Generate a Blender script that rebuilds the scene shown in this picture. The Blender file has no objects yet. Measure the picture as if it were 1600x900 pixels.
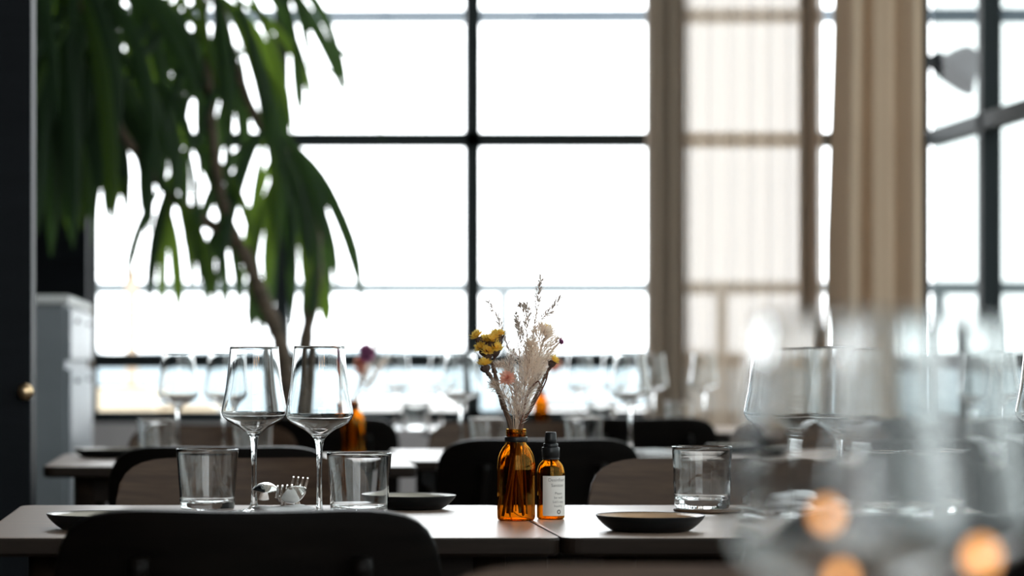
import bpy, bmesh, math, random
from mathutils import Vector, Matrix, noise

# ------------------------------------------------------------------ camera / world / exposure
scn = bpy.context.scene
COL = scn.collection
F, U0, V0 = 4086.0, 350.0, 562.0          # focal length in px, principal point (1600x900 frame)
CAMZ = 0.962
cam_d = bpy.data.cameras.new('camera')
cam = bpy.data.objects.new('camera', cam_d)
COL.objects.link(cam)
cam.location = (0, 0, CAMZ)
cam.rotation_euler = (math.pi / 2, 0, 0)
cam_d.sensor_width = 36.0
cam_d.lens = F / 1600 * 36.0
cam_d.shift_x = (800 - U0) / 1600
cam_d.shift_y = (V0 - 450) / 1600
cam_d.clip_end = 2000
cam_d.clip_start = 0.05
cam_d.dof.use_dof = True
cam_d.dof.focus_distance = 3.46
cam_d.dof.aperture_fstop = 4.2
scn.camera = cam

world = bpy.data.worlds.new('overcast_sky')
scn.world = world
world.use_nodes = True
bg = world.node_tree.nodes['Background']
bg.inputs['Color'].default_value = (0.945, 0.975, 1.0, 1)
bg.inputs['Strength'].default_value = 6.2

scn.view_settings.view_transform = 'Standard'
scn.view_settings.look = 'None'
scn.view_settings.gamma = 1.0
scn.view_settings.exposure = 0.2
scn.view_settings.use_curve_mapping = False
try:
    scn.cycles.max_bounces = 24
    scn.cycles.transmission_bounces = 24
    scn.cycles.transparent_max_bounces = 32
    scn.cycles.glossy_bounces = 8
    scn.cycles.diffuse_bounces = 5
    scn.cycles.caustics_refractive = True
    scn.cycles.caustics_reflective = True
    scn.cycles.blur_glossy = 0.5
    scn.cycles.sample_clamp_indirect = 12
    scn.cycles.use_denoising = True
except Exception:
    pass

R = random.Random(7)
PI = math.pi


def at(u, v, y):
    """world point that lies at depth y where the photograph shows (u, v)"""
    return Vector(((u - U0) / F * y, y, CAMZ - (v - V0) / F * y))


def ux(u, y):
    return (u - U0) / F * y


# ------------------------------------------------------------------ materials
MATS = {}


def pmat(name, col, rough=0.5, spec=0.5, metal=0.0, trans=0.0, ior=1.45, emis=None, estr=0.0, coat=0.0):
    m = bpy.data.materials.new(name)
    m.use_nodes = True
    b = m.node_tree.nodes['Principled BSDF']
    b.inputs['Base Color'].default_value = (*col, 1)
    b.inputs['Roughness'].default_value = rough
    b.inputs['Specular IOR Level'].default_value = spec
    b.inputs['Metallic'].default_value = metal
    b.inputs['Transmission Weight'].default_value = trans
    b.inputs['IOR'].default_value = ior
    b.inputs['Coat Weight'].default_value = coat
    if emis:
        b.inputs['Emission Color'].default_value = (*emis, 1)
        b.inputs['Emission Strength'].default_value = estr
    MATS[name] = m
    return m


def add_noise(m, c1, c2, scale=(1, 1, 1), nscale=5.0, detail=4.0, bump=0.0, rvar=None, coords='Object'):
    nt = m.node_tree
    b = nt.nodes['Principled BSDF']
    tc = nt.nodes.new('ShaderNodeTexCoord')
    mp = nt.nodes.new('ShaderNodeMapping')
    mp.inputs['Scale'].default_value = scale
    nz = nt.nodes.new('ShaderNodeTexNoise')
    nz.inputs['Scale'].default_value = nscale
    nz.inputs['Detail'].default_value = detail
    cr = nt.nodes.new('ShaderNodeValToRGB')
    cr.color_ramp.elements[0].position = 0.32
    cr.color_ramp.elements[1].position = 0.7
    cr.color_ramp.elements[0].color = (*c1, 1)
    cr.color_ramp.elements[1].color = (*c2, 1)
    L = nt.links.new
    L(tc.outputs[coords], mp.inputs['Vector'])
    L(mp.outputs['Vector'], nz.inputs['Vector'])
    L(nz.outputs['Fac'], cr.inputs['Fac'])
    L(cr.outputs['Color'], b.inputs['Base Color'])
    if bump:
        bp = nt.nodes.new('ShaderNodeBump')
        bp.inputs['Strength'].default_value = bump
        bp.inputs['Distance'].default_value = 0.002
        L(nz.outputs['Fac'], bp.inputs['Height'])
        L(bp.outputs['Normal'], b.inputs['Normal'])
    if rvar:
        mr = nt.nodes.new('ShaderNodeMapRange')
        mr.inputs['To Min'].default_value = rvar[0]
        mr.inputs['To Max'].default_value = rvar[1]
        L(nz.outputs['Fac'], mr.inputs['Value'])
        L(mr.outputs['Result'], b.inputs['Roughness'])
    return m


def thin_mat(name, col, transl=0.5, transp=0.0, rough=0.6, tcol=None):
    """leaf / cloth: diffuse + translucent (+ open weave)"""
    m = bpy.data.materials.new(name)
    m.use_nodes = True
    nt = m.node_tree
    nt.nodes.clear()
    o = nt.nodes.new('ShaderNodeOutputMaterial')
    p = nt.nodes.new('ShaderNodeBsdfPrincipled')
    p.inputs['Base Color'].default_value = (*col, 1)
    p.inputs['Roughness'].default_value = rough
    p.inputs['Specular IOR Level'].default_value = 0.3
    t = nt.nodes.new('ShaderNodeBsdfTranslucent')
    t.inputs['Color'].default_value = (*(tcol or col), 1)
    mx = nt.nodes.new('ShaderNodeMixShader')
    mx.inputs['Fac'].default_value = transl
    L = nt.links.new
    L(p.outputs[0], mx.inputs[1])
    L(t.outputs[0], mx.inputs[2])
    last = mx
    if transp:
        tr = nt.nodes.new('ShaderNodeBsdfTransparent')
        m2 = nt.nodes.new('ShaderNodeMixShader')
        m2.inputs['Fac'].default_value = transp
        L(last.outputs[0], m2.inputs[1])
        L(tr.outputs[0], m2.inputs[2])
        last = m2
    L(last.outputs[0], o.inputs['Surface'])
    MATS[name] = m
    return m


def pane_mat(name, tint, ior=1.45, grazing=1.0):
    """flat window glass: clear, with Fresnel reflection"""
    m = bpy.data.materials.new(name)
    m.use_nodes = True
    nt = m.node_tree
    nt.nodes.clear()
    o = nt.nodes.new('ShaderNodeOutputMaterial')
    tr = nt.nodes.new('ShaderNodeBsdfTransparent')
    tr.inputs['Color'].default_value = (*tint, 1)
    gl = nt.nodes.new('ShaderNodeBsdfGlossy')
    gl.inputs['Roughness'].default_value = 0.02
    # Fresnel (Schlick), the same from both sides of the sheet
    L = nt.links.new
    ge = nt.nodes.new('ShaderNodeNewGeometry')
    dt = nt.nodes.new('ShaderNodeVectorMath')
    dt.operation = 'DOT_PRODUCT'
    L(ge.outputs['Incoming'], dt.inputs[0])
    L(ge.outputs['Normal'], dt.inputs[1])

    def mth(op, a, b=None):
        m_ = nt.nodes.new('ShaderNodeMath')
        m_.operation = op
        for k, x in enumerate((a, b)):
            if x is None:
                continue
            if isinstance(x, (int, float)):
                m_.inputs[k].default_value = x
            else:
                L(x, m_.inputs[k])
        return m_.outputs[0]
    f0 = ((ior - 1) / (ior + 1)) ** 2
    one_c = mth('SUBTRACT', 1.0, mth('ABSOLUTE', dt.outputs['Value']))
    fac = mth('ADD', mth('MULTIPLY', mth('POWER', one_c, 5.0), (1 - f0) * grazing), f0)
    mx = nt.nodes.new('ShaderNodeMixShader')
    L(fac, mx.inputs['Fac'])
    L(tr.outputs[0], mx.inputs[1])
    L(gl.outputs[0], mx.inputs[2])
    L(mx.outputs[0], o.inputs['Surface'])
    MATS[name] = m
    return m


def glass_mat(name, col=(1, 1, 1), rough=0.0, ior=1.47):
    m = bpy.data.materials.new(name)
    m.use_nodes = True
    nt = m.node_tree
    nt.nodes.clear()
    o = nt.nodes.new('ShaderNodeOutputMaterial')
    g = nt.nodes.new('ShaderNodeBsdfGlass')
    g.inputs['Color'].default_value = (*col, 1)
    g.inputs['Roughness'].default_value = rough
    g.inputs['IOR'].default_value = ior
    nt.links.new(g.outputs[0], o.inputs['Surface'])
    MATS[name] = m
    return m


glass_mat('clear_glass', (0.985, 0.99, 0.99))
glass_mat('amber_glass', (0.83, 0.565, 0.17))
pane_mat('window_pane', (0.97, 0.985, 0.985))
pane_mat('added_rear_pane', (0.55, 0.56, 0.55))  # glass of the added fill window behind the camera
pane_mat('tinted_pane', (0.27, 0.295, 0.288), 1.12, 0.2)
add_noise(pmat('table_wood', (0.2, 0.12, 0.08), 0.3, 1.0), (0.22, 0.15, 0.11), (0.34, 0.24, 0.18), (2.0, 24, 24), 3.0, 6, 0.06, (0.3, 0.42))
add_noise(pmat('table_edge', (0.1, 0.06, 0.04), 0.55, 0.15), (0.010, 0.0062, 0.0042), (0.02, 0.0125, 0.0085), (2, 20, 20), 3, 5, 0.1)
add_noise(pmat('chair_wood', (0.1, 0.06, 0.04), 0.5, 0.22), (0.055, 0.031, 0.02), (0.10, 0.06, 0.038), (3, 3, 26), 3.0, 6, 0.05, (0.36, 0.5))
add_noise(pmat('chair_dark', (0.02, 0.014, 0.011), 0.5, 0.1), (0.0022, 0.0016, 0.0014), (0.005, 0.0034, 0.0027), (3, 3, 26), 3.0, 6, 0.05, (0.36, 0.5))
pmat('black_metal', (0.012, 0.014, 0.016), 0.4)
pmat('frame_metal', (0.014, 0.019, 0.021), 0.6, 0.25)
add_noise(pmat('dark_wall', (0.012, 0.014, 0.018), 0.6, 0.2), (0.004, 0.005, 0.007), (0.007, 0.0085, 0.011), (1, 1, 1), 6, 4, 0.1)
add_noise(pmat('pillar_paint', (0.012, 0.015, 0.02), 0.55, 0.12), (0.0035, 0.0048, 0.0068), (0.0055, 0.007, 0.0095), (1, 1, 6), 5, 4, 0.06)
add_noise(pmat('plaster', (0.8, 0.75, 0.69), 0.8), (0.77, 0.72, 0.66), (0.83, 0.78, 0.72), (1, 1, 1), 6, 4, 0.1)
add_noise(pmat('lilac_paint', (0.5, 0.47, 0.48), 0.6), (0.46, 0.43, 0.44), (0.52, 0.49, 0.5), (1, 1, 1), 6, 4, 0.1)
add_noise(pmat('floor_wood', (0.2, 0.17, 0.15), 0.32), (0.15, 0.12, 0.105), (0.25, 0.21, 0.19), (14, 1.2, 1), 3, 6, 0.06, (0.25, 0.4))
pmat('floor_joint', (0.03, 0.025, 0.02), 0.8)
add_noise(pmat('deck', (0.5, 0.48, 0.45), 0.8), (0.42, 0.4, 0.38), (0.55, 0.53, 0.5), (1, 12, 1), 2, 4)
add_noise(pmat('hill', (0.14, 0.18, 0.2), 0.95), (0.12, 0.155, 0.17), (0.19, 0.23, 0.25), (1, 1, 1), 0.05, 4)
add_noise(pmat('ground_far', (0.3, 0.33, 0.34), 0.9), (0.28, 0.31, 0.32), (0.36, 0.38, 0.38), (1, 1, 1), 0.02, 4)
pmat('rail_grey', (0.13, 0.15, 0.16), 0.5)
pmat('beam_grey', (0.10, 0.125, 0.15), 0.5)
pmat('cream_paint', (0.62, 0.52, 0.38), 0.7)
pmat('white_paint', (0.75, 0.75, 0.74), 0.6)
pmat('timber', (0.42, 0.33, 0.25), 0.7)
pmat('slate', (0.02, 0.022, 0.024), 0.35)
pmat('plate_dark', (0.006, 0.007, 0.0085), 0.42, 0.25)
add_noise(pmat('plate_tan', (0.55, 0.36, 0.22), 0.22, 0.6), (0.5, 0.31, 0.18), (0.6, 0.4, 0.25), (1, 1, 1), 30, 4)
add_noise(pmat('plate_cream', (0.55, 0.5, 0.43), 0.22, 0.6), (0.5, 0.46, 0.39), (0.6, 0.55, 0.48), (1, 1, 1), 30, 4)
pmat('coaster_wood', (0.12, 0.07, 0.04), 0.45)
pmat('steel', (0.8, 0.78, 0.75), 0.12, metal=1.0)
pmat('black_plastic', (0.009, 0.009, 0.010), 0.32, 0.35)
pmat('label_paper', (0.72, 0.68, 0.64), 0.7)
pmat('label_ink', (0.22, 0.2, 0.19), 0.7)
add_noise(pmat('napkin_cloth', (0.7, 0.7, 0.72), 0.85), (0.82, 0.82, 0.83), (0.9, 0.9, 0.91), (1, 1, 1), 160, 3, 0.2)
thin_mat('palm_leaf', (0.028, 0.055, 0.026), 0.3, 0, 0.4, (0.045, 0.09, 0.018))
thin_mat('palm_leaf_light', (0.042, 0.08, 0.022), 0.4, 0, 0.4, (0.12, 0.2, 0.02))
add_noise(pmat('palm_trunk', (0.1, 0.07, 0.05), 0.85), (0.06, 0.045, 0.03), (0.14, 0.1, 0.07), (1, 1, 8), 8, 4, 0.4)
pmat('pot_grey', (0.12, 0.12, 0.12), 0.6)
pmat('soil', (0.02, 0.014, 0.01), 0.95)
thin_mat('curtain_cloth', (0.38, 0.295, 0.225), 0.3, 0.095, 0.8, (0.44, 0.36, 0.28))
thin_mat('curtain_dense', (0.5, 0.395, 0.295), 0.2, 0.0, 0.8, (0.42, 0.31, 0.21))
pmat('statice_stem', (0.12, 0.07, 0.045), 0.8)
pmat('statice_calyx', (0.075, 0.045, 0.035), 0.85)
thin_mat('yellow_petal', (1.0, 0.78, 0.2), 0.62, 0, 0.7, (1.0, 0.82, 0.22))
thin_mat('peach_petal', (0.95, 0.66, 0.54), 0.55, 0, 0.7, (0.9, 0.5, 0.36))
thin_mat('purple_petal', (0.4, 0.15, 0.3), 0.4, 0, 0.7, (0.5, 0.18, 0.36))
pmat('red_stem', (0.16, 0.06, 0.035), 0.7)
pmat('grass_stem', (0.52, 0.38, 0.28), 0.8)
thin_mat('grass_spikelet', (0.42, 0.3, 0.25), 0.4, 0, 0.8, (0.5, 0.34, 0.28))
thin_mat('grass_hair', (0.95, 0.88, 0.81), 0.7, 0, 0.8, (0.96, 0.89, 0.82))
thin_mat('pampas_hair', (0.95, 0.84, 0.73), 0.7, 0, 0.8, (0.97, 0.86, 0.75))
add_noise(pmat('cabinet_grey', (0.2, 0.22, 0.24), 0.4), (0.18, 0.2, 0.22), (0.23, 0.25, 0.27), (1, 1, 1), 5, 3)
pmat('cabinet_edge', (0.22, 0.17, 0.12), 0.6)
pmat('brass', (0.7, 0.5, 0.3), 0.3, metal=1.0)
pmat('lamp_glow', (1, 0.6, 0.25), 0.5, emis=(1.0, 0.5, 0.16), estr=14)
pmat('lamp_metal', (0.02, 0.022, 0.026), 0.5, 0.2)


# ------------------------------------------------------------------ mesh helpers
def link(name, me, mat, parent=None):
    o = bpy.data.objects.new(name, me)
    if mat and not me.materials:
        me.materials.append(MATS[mat])
    COL.objects.link(o)
    if parent:
        o.parent = parent
    return o


def bm_obj(name, bm, mat, parent=None, smooth=False, recalc=True):
    if recalc:
        bmesh.ops.recalc_face_normals(bm, faces=bm.faces)
    if smooth:
        for f in bm.faces:
            f.smooth = True
    me = bpy.data.meshes.new(name)
    bm.to_mesh(me)
    bm.free()
    return link(name, me, mat, parent)


def empty(name, loc, rz=0.0):
    o = bpy.data.objects.new(name, None)
    o.empty_display_size = 0.05
    o.location = loc
    o.rotation_euler = (0, 0, rz)
    COL.objects.link(o)
    return o


def tag(o, label, cat, group=None, kind=None):
    o['label'] = label
    o['category'] = cat
    if group:
        o['group'] = group
    if kind:
        o['kind'] = kind
    return o


def struct(o, label=None):
    o['kind'] = 'structure'
    if label:
        o['label'] = label
        o['category'] = o.name.split('_')[0]
    return o


def box_bm(bm, x0, x1, y0, y1, z0, z1, bev=0.0):
    vs = [bm.verts.new(p) for p in ((x0, y0, z0), (x1, y0, z0), (x1, y1, z0), (x0, y1, z0),
                                    (x0, y0, z1), (x1, y0, z1), (x1, y1, z1), (x0, y1, z1))]
    fs = [bm.faces.new([vs[i] for i in f]) for f in
          ((3, 2, 1, 0), (4, 5, 6, 7), (0, 1, 5, 4), (1, 2, 6, 5), (2, 3, 7, 6), (3, 0, 4, 7))]
    if bev:
        es = {e for f in fs for e in f.edges}
        bmesh.ops.bevel(bm, geom=list(es), offset=bev, segments=2, profile=0.5, affect='EDGES')


def box(name, x0, x1, y0, y1, z0, z1, mat, parent=None, bev=0.0):
    bm = bmesh.new()
    box_bm(bm, x0, x1, y0, y1, z0, z1, bev)
    return bm_obj(name, bm, mat, parent)


def spline(pts, n=4):
    """Catmull-Rom through points"""
    out = []
    P = [Vector(p) for p in pts]
    P = [P[0] * 2 - P[1]] + P + [P[-1] * 2 - P[-2]]
    for i in range(1, len(P) - 2):
        a, b, c, d = P[i - 1], P[i], P[i + 1], P[i + 2]
        for k in range(n):
            t = k / n
            out.append(0.5 * ((2 * b) + (c - a) * t + (2 * a - 5 * b + 4 * c - d) * t * t + (3 * b - a - 3 * c + d) * t ** 3))
    out.append(P[-2])
    return out


def lathe_bm(bm, prof, seg=48, a0=0.0, a1=2 * PI):
    closed = abs(a1 - a0 - 2 * PI) < 1e-6
    n = seg if closed else seg + 1
    rings = []
    for r, z in prof:
        if r < 1e-6:
            rings.append([bm.verts.new((0, 0, z))])
        else:
            rings.append([bm.verts.new((r * math.cos(a0 + (a1 - a0) * k / seg), r * math.sin(a0 + (a1 - a0) * k / seg), z)) for k in range(n)])
    for A, B in zip(rings, rings[1:]):
        for k in range(seg):
            k2 = (k + 1) % n if closed else k + 1
            if len(A) == 1 and len(B) == 1:
                continue
            if len(A) == 1:
                bm.faces.new((A[0], B[k], B[k2]))
            elif len(B) == 1:
                bm.faces.new((A[k], B[0], A[k2]))
            else:
                bm.faces.new((A[k], B[k], B[k2], A[k2]))


def lathe(name, prof, mat, parent=None, seg=48, smooth=True):
    bm = bmesh.new()
    lathe_bm(bm, prof, seg)
    return bm_obj(name, bm, mat, parent, smooth)


def tube_bm(bm, pts, rad, seg=6, cap=True):
    P = [Vector(p) for p in pts]
    if not isinstance(rad, (list, tuple)):
        rad = [rad] * len(P)
    prev = None
    for i, p in enumerate(P):
        t = (P[min(i + 1, len(P) - 1)] - P[max(i - 1, 0)]).normalized()
        ref = Vector((0, 1, 0)) if abs(t.y) < 0.9 else Vector((1, 0, 0))
        a = t.cross(ref).normalized()
        b = t.cross(a)
        ring = [bm.verts.new(p + (a * math.cos(2 * PI * k / seg) + b * math.sin(2 * PI * k / seg)) * rad[i]) for k in range(seg)]
        if prev:
            for k in range(seg):
                bm.faces.new((prev[k], prev[(k + 1) % seg], ring[(k + 1) % seg], ring[k]))
        elif cap:
            bm.faces.new(ring[::-1])
        prev = ring
    if cap:
        bm.faces.new(prev)


def tube(name, pts, rad, mat, parent=None, seg=8):
    bm = bmesh.new()
    tube_bm(bm, pts, rad, seg)
    return bm_obj(name, bm, mat, parent, True)


def copy_thing(src, loc, rz=None):
    r = src.copy()
    COL.objects.link(r)
    r.location = loc
    if rz is not None:
        r.rotation_euler = (0, 0, rz)
    for ch in list(src.children):
        c = ch.copy()
        COL.objects.link(c)
        c.parent = r
        for g in list(ch.children):
            d = g.copy()
            COL.objects.link(d)
            d.parent = c
    return r


# ------------------------------------------------------------------ the room
XL, XR = -0.80, 2.692          # inner faces of left and right wall
YB, YF = -3.0, 10.0            # back wall, front (window) wall
ZC = 5.4
PW = 0.734                     # window module
Z1, Z2, Z3, Z4, Z5, ZT = 0.958, 1.806, 2.654, 3.502, 4.350, 5.2  # window tops raised out of view to add light on flowers and label
ZS = 0.72                      # sill

fl = struct(box('floor', XL - 0.2, XR + 0.2, YB - 0.2, YF + 0.2, -0.12, -0.004, 'floor_joint'), 'grey-brown wooden floor of the dining room')
pl_me = {}
BWID = 0.16
nb = int((XR - XL) / BWID) + 1
for i in range(nb):
    off = R.uniform(0, 2.2)
    y = YB
    first = True
    while y < YF:
        ln = off if first and off > 0.5 else 2.2
        first = False
        y1 = min(y + ln, YF)
        x0 = XL + i * BWID
        x1 = min(x0 + BWID, XR)
        key = (round(x1 - x0, 3), round(y1 - y, 3))
        if key not in pl_me:
            o = box('floor_plank', 0.0012, key[0] - 0.0012, 0.0012, key[1] - 0.0012, -0.02, 0, 'floor_wood', fl)
            pl_me[key] = o.data
        else:
            o = link('floor_plank', pl_me[key], None, fl)
        o.location = (x0, y, R.uniform(-0.0006, 0.0))
        y = y1

struct(box('ceiling', XL - 0.2, XR + 0.2, YB - 0.2, YF + 0.2, ZC, ZC + 0.12, 'plaster'), 'plain plaster ceiling above the tables')
struct(box('wall_left', XL - 0.15, XL, YB, YF + 0.15, 0, ZC, 'dark_wall'), 'near-black wall along the left side')
bm = bmesh.new()
box_bm(bm, XL - 0.15, XR + 0.15, YB - 0.15, YB, 0, ZS)
box_bm(bm, XL - 0.15, XR + 0.15, YB - 0.15, YB, ZT, ZC)
struct(bm_obj('wall_back', bm, 'plaster'), 'low plaster wall below the added windows behind the camera')
bm = bmesh.new()
box_bm(bm, -0.514, XR, YF - 0.02, YF + 0.14, 0, ZS)
box_bm(bm, -0.514, XR, YF - 0.02, YF + 0.14, ZT, ZC)
struct(bm_obj('wall_front', bm, 'lilac_paint'), 'low pale lilac wall below the tall front windows')
bm = bmesh.new()
box_bm(bm, XR, XR + 0.14, YB, YF + 0.14, 0, ZS)
box_bm(bm, XR, XR + 0.14, YB, YF + 0.14, ZT, ZC)
struct(bm_obj('wall_right', bm, 'dark_wall'), 'dark low wall below the right-hand windows')
struct(box('trim_1', XL, -0.514, YF - 0.14, YF + 0.14, 0, ZC, 'pillar_paint', bev=0.004), 'dark corner column between palm and front windows')
struct(box('trim_2', XR - 0.018, XR + 0.008, YF - 0.0, YF + 0.13, ZS, ZT, 'frame_metal'), 'dark corner post between curtain and right-hand windows')


def window(name, bars_v, bars_h, pane_m, axis, plane, lo, hi, label, w=0.056):
    """steel window; axis 'x' = in front wall (bars_v are x), 'y' = in right wall (bars_v are y)"""
    root = empty(name, (0, 0, 0))
    struct(root, label)

    def bar(nm, a0, a1, z0, z1, d=0.03):
        if axis == 'x':
            return box(nm, a0, a1, plane + 0.02, plane + 0.02 + d * 2, z0, z1, 'frame_metal', root)
        return box(nm, plane + 0.02, plane + 0.02 + d * 2, a0, a1, z0, z1, 'frame_metal', root)
    for b in bars_v:
        bar('mullion', b - w / 2, b + w / 2, ZS, ZT, 0.035)
    for h in bars_h:
        bar('transom', lo, hi, h - w / 2, h + w / 2)
    vs = sorted(bars_v)
    hs = sorted(bars_h)
    vs = [lo] + [b for b in vs if lo + 0.05 < b < hi - 0.05] + [hi]
    hs = [ZS] + [h for h in hs if ZS + 0.05 < h < ZT - 0.05] + [ZT]
    for a0, a1 in zip(vs, vs[1:]):
        for z0, z1 in zip(hs, hs[1:]):
            bm = bmesh.new()
            if axis == 'x':
                q = [(a0, plane + 0.05, z0), (a1, plane + 0.05, z0), (a1, plane + 0.05, z1), (a0, plane + 0.05, z1)]
            else:
                q = [(plane + 0.05, a0, z0), (plane + 0.05, a1, z0), (plane + 0.05, a1, z1), (plane + 0.05, a0, z1)]
            bm.faces.new([bm.verts.new(p) for p in q])
            bm_obj('pane', bm, pane_m, root, recalc=False)
    return root


mx = [ux(440, YF) + k * PW for k in (-1, 0, 1, 2, 3)]
window('window_1', mx, (ZS + 0.017, Z1, Z2, Z3, Z4, Z5, ZT - 0.017), 'window_pane', 'x', YF, -0.514, XR, 'tall steel-framed front window grid behind the palm and flowers')
my = [YF - k * PW for k in range(1, 18)]
window('window_2', my, (ZS + 0.017, Z1, Z2, Z3, Z4, Z5, ZT - 0.017), 'tinted_pane', 'y', XR - 0.035, YB, YF, 'steel-framed window grid running along the right wall', w=0.058)

window('window_added_rear', [XL + 0.03 + k * PW for k in range(5)], (ZS + 0.017, Z1, Z2, Z3, Z4, Z5, ZT - 0.017), 'added_rear_pane', 'x', YB - 0.1, XL, XR, 'added steel-framed window grid behind the camera for fill light')  # unseen window, added to send fill light onto flowers and label

# ------------------------------------------------------------------ outside
struct(box('terrace_deck', -14, 16, YF + 0.15, 17.5, -0.3, -0.12, 'deck'), 'pale timber terrace deck outside the windows')
struct(box('terrace_side_deck', XR + 0.15, 16, -6, YF + 0.15, -0.3, -0.12, 'deck'), 'pale timber deck beside the right-hand windows')
struct(box('ground_far', -900, 900, -900, 900, -14.2, -14, 'ground_far'), 'pale flat ground far below the terrace')
for hi_, (yy, x0, x1, hh, sd) in enumerate(((520, -160, 130, 4.5, 3), (760, 60, 320, 5.0, 9))):
    bm = bmesh.new()
    n = 60
    top, bot, back = [], [], []
    for k in range(n + 1):
        t = k / n
        x = x0 + (x1 - x0) * t
        e = min(1, 6 * t, 6 * (1 - t))
        z = -14 + (14 + CAMZ + hh * (0.55 + 0.45 * noise.noise((x * 0.02, sd, 0)) + 0.15 * noise.noise((x * 0.15, sd, 5)))) * e ** 0.5
        top.append(bm.verts.new((x, yy + 60, z)))
        bot.append(bm.verts.new((x, yy, -14.1)))
        back.append(bm.verts.new((x, yy + 140, -14.1)))
    for k in range(n):
        bm.faces.new((bot[k], bot[k + 1], top[k + 1], top[k]))
        bm.faces.new((top[k], top[k + 1], back[k + 1], back[k]))
    o = struct(bm_obj('hill', bm, 'hill', None, True), ('low hazy hill on the horizon behind the palm', 'low hazy hill on the horizon right of the flowers')[hi_])

rail = empty('terrace_railing', (0, 15.0, 0))
tag(rail, 'pale grey terrace railing outside the front windows', 'railing')
ry = 15.0
zr = at(0, 448, ry).z
box('handrail', -6, 8.5, -0.03, 0.03, zr - 0.045, zr + 0.03, 'rail_grey', rail, 0.008)
for k in range(-4, 8):
    px = ux(787, ry) + k * 1.25
    box('post', px - 0.03, px + 0.03, -0.025, 0.025, -0.12, zr - 0.045, 'rail_grey', rail)
for h in (0.3, 0.62):
    box('wire', -6, 8.5, -0.004, 0.004, h, h + 0.008, 'rail_grey', rail)

bmr = empty('terrace_beam', (0, 12.6, 0), -0.018)
tag(bmr, 'blue-grey horizontal beam outside above the windows', 'beam')
zb = at(0, 27, 12.6).z
box('beam', -5, 9, -0.05, 0.05, zb - 0.03, zb + 0.03, 'beam_grey', bmr)
for px in (-4.2, 5.9, 8.4):
    box('support_post', px - 0.04, px + 0.04, -0.04, 0.04, -0.12, zb - 0.03, 'beam_grey', bmr)

# outside furniture seen as pale shapes
def planter(label, x, y, w, d, h, mat):
    r = empty('outdoor_planter', (x, y, -0.12))
    tag(r, label, 'planter')
    bm = bmesh.new()
    box_bm(bm, -w / 2, w / 2, -d / 2, d / 2, 0, h, 0.01)
    bm_obj('body', bm, mat, r)
    box('soil', -w / 2 + 0.03, w / 2 - 0.03, -d / 2 + 0.03, d / 2 - 0.03, h, h + 0.01, 'soil', r)
    return r


planter('cream planter box outside by the corner column', ux(185, 12.2), 12.2, 0.36, 0.4, 0.95, 'cream_paint')
planter('cream planter box outside beside the timber post', ux(290, 12.6), 12.6, 0.32, 0.4, 0.86, 'cream_paint')
planter('white planter box outside behind the table flowers', ux(640, 12.8), 12.8, 0.5, 0.4, 0.90, 'white_paint')
planter('white planter box outside left of the curtain', ux(930, 13.2), 13.2, 0.62, 0.4, 0.84, 'white_paint')
pr = empty('timber_post', (ux(206, 13.6), 13.6, -0.12))
tag(pr, 'slim pale timber post standing outside behind palm leaves', 'post')
box('shaft', -0.03, 0.03, -0.03, 0.03, 0.02, 1.55, 'timber', pr, 0.004)
box('foot_plate', -0.08, 0.08, -0.08, 0.08, 0, 0.02, 'rail_grey', pr)

# lamp outside the right-hand windows
lr = empty('outdoor_lamp', tuple(at(1497, 108, 10.1)))
lr.scale = (0.95, 0.95, 0.95)
tag(lr, 'dark bell-shaped lamp hanging outside the right-hand window', 'lamp')
o = lathe('shade', [(0.0, 0.1), (0.03, 0.1), (0.045, 0.085), (0.065, 0.05), (0.085, 0.0), (0.11, -0.05), (0.105, -0.05), (0.06, 0.045), (0.0, 0.08)], 'lamp_metal', lr, 28)
o.rotation_euler = (0, math.radians(38), 0)
tube('arm', [(0.0, 0, 0.02), (-0.08, 0, 0.06), (-0.14, 0, 0.03), (-0.17, 0, 0.03)], 0.014, 'lamp_metal', lr)
box('wall_bracket', -0.19, -0.165, -0.06, 0.06, -0.06, 0.12, 'lamp_metal', lr)

# ------------------------------------------------------------------ left side: pillar, cabinet
pi_ = empty('partition_pillar', (0, 0, 0))
pi_['kind'] = 'structure'
pi_['label'] = 'tall near-black painted pillar at the left edge'
pi_['category'] = 'pillar'
box('shaft', XL, -0.349, 4.72, 4.868, 0, ZC, 'pillar_paint', pi_, 0.003)
bm = bmesh.new()
lathe_bm(bm, [(0, 0), (0.006, 0), (0.006, 0.018), (0.014, 0.021), (0.016, 0.028), (0.012, 0.034), (0, 0.036)], 20)
bmesh.ops.rotate(bm, verts=bm.verts, matrix=Matrix.Rotation(PI / 2, 3, 'X'))
o = bm_obj('knob', bm, 'brass', pi_, True)
o.location = (-0.357, 4.72, at(0, 612, 4.71).z)

cab = empty('tall_cabinet', (XL, 7.4, 0))
tag(cab, 'grey cabinet with pale top against the left wall', 'cabinet')
cw = 0.35
box('body', 0.005, cw, 0, 1.25, 0.06, 1.12, 'cabinet_grey', cab, 0.004)
box('top', 0.003, cw + 0.012, -0.012, 1.262, 1.12, 1.145, 'white_paint', cab, 0.003)
box('plinth', 0.01, cw - 0.03, 0.03, 1.22, 0, 0.06, 'black_metal', cab)
for k in range(2):
    for (z0, z1) in ((0.075, 0.935), (0.96, 1.11)):
        d = box('door', cw, cw + 0.016, 0.012 + k * 0.615, 0.617 + k * 0.615, z0, z1, 'cabinet_grey', cab, 0.003)
        box('handle', cw + 0.016, cw + 0.026, 0.27 + k * 0.615, 0.36 + k * 0.615, z1 - 0.04, z1 - 0.03, 'black_metal', d)
box('end_panel', 0.005, cw + 0.016, 1.25, 1.268, 0.0, 1.145, 'cabinet_edge', cab)


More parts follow.
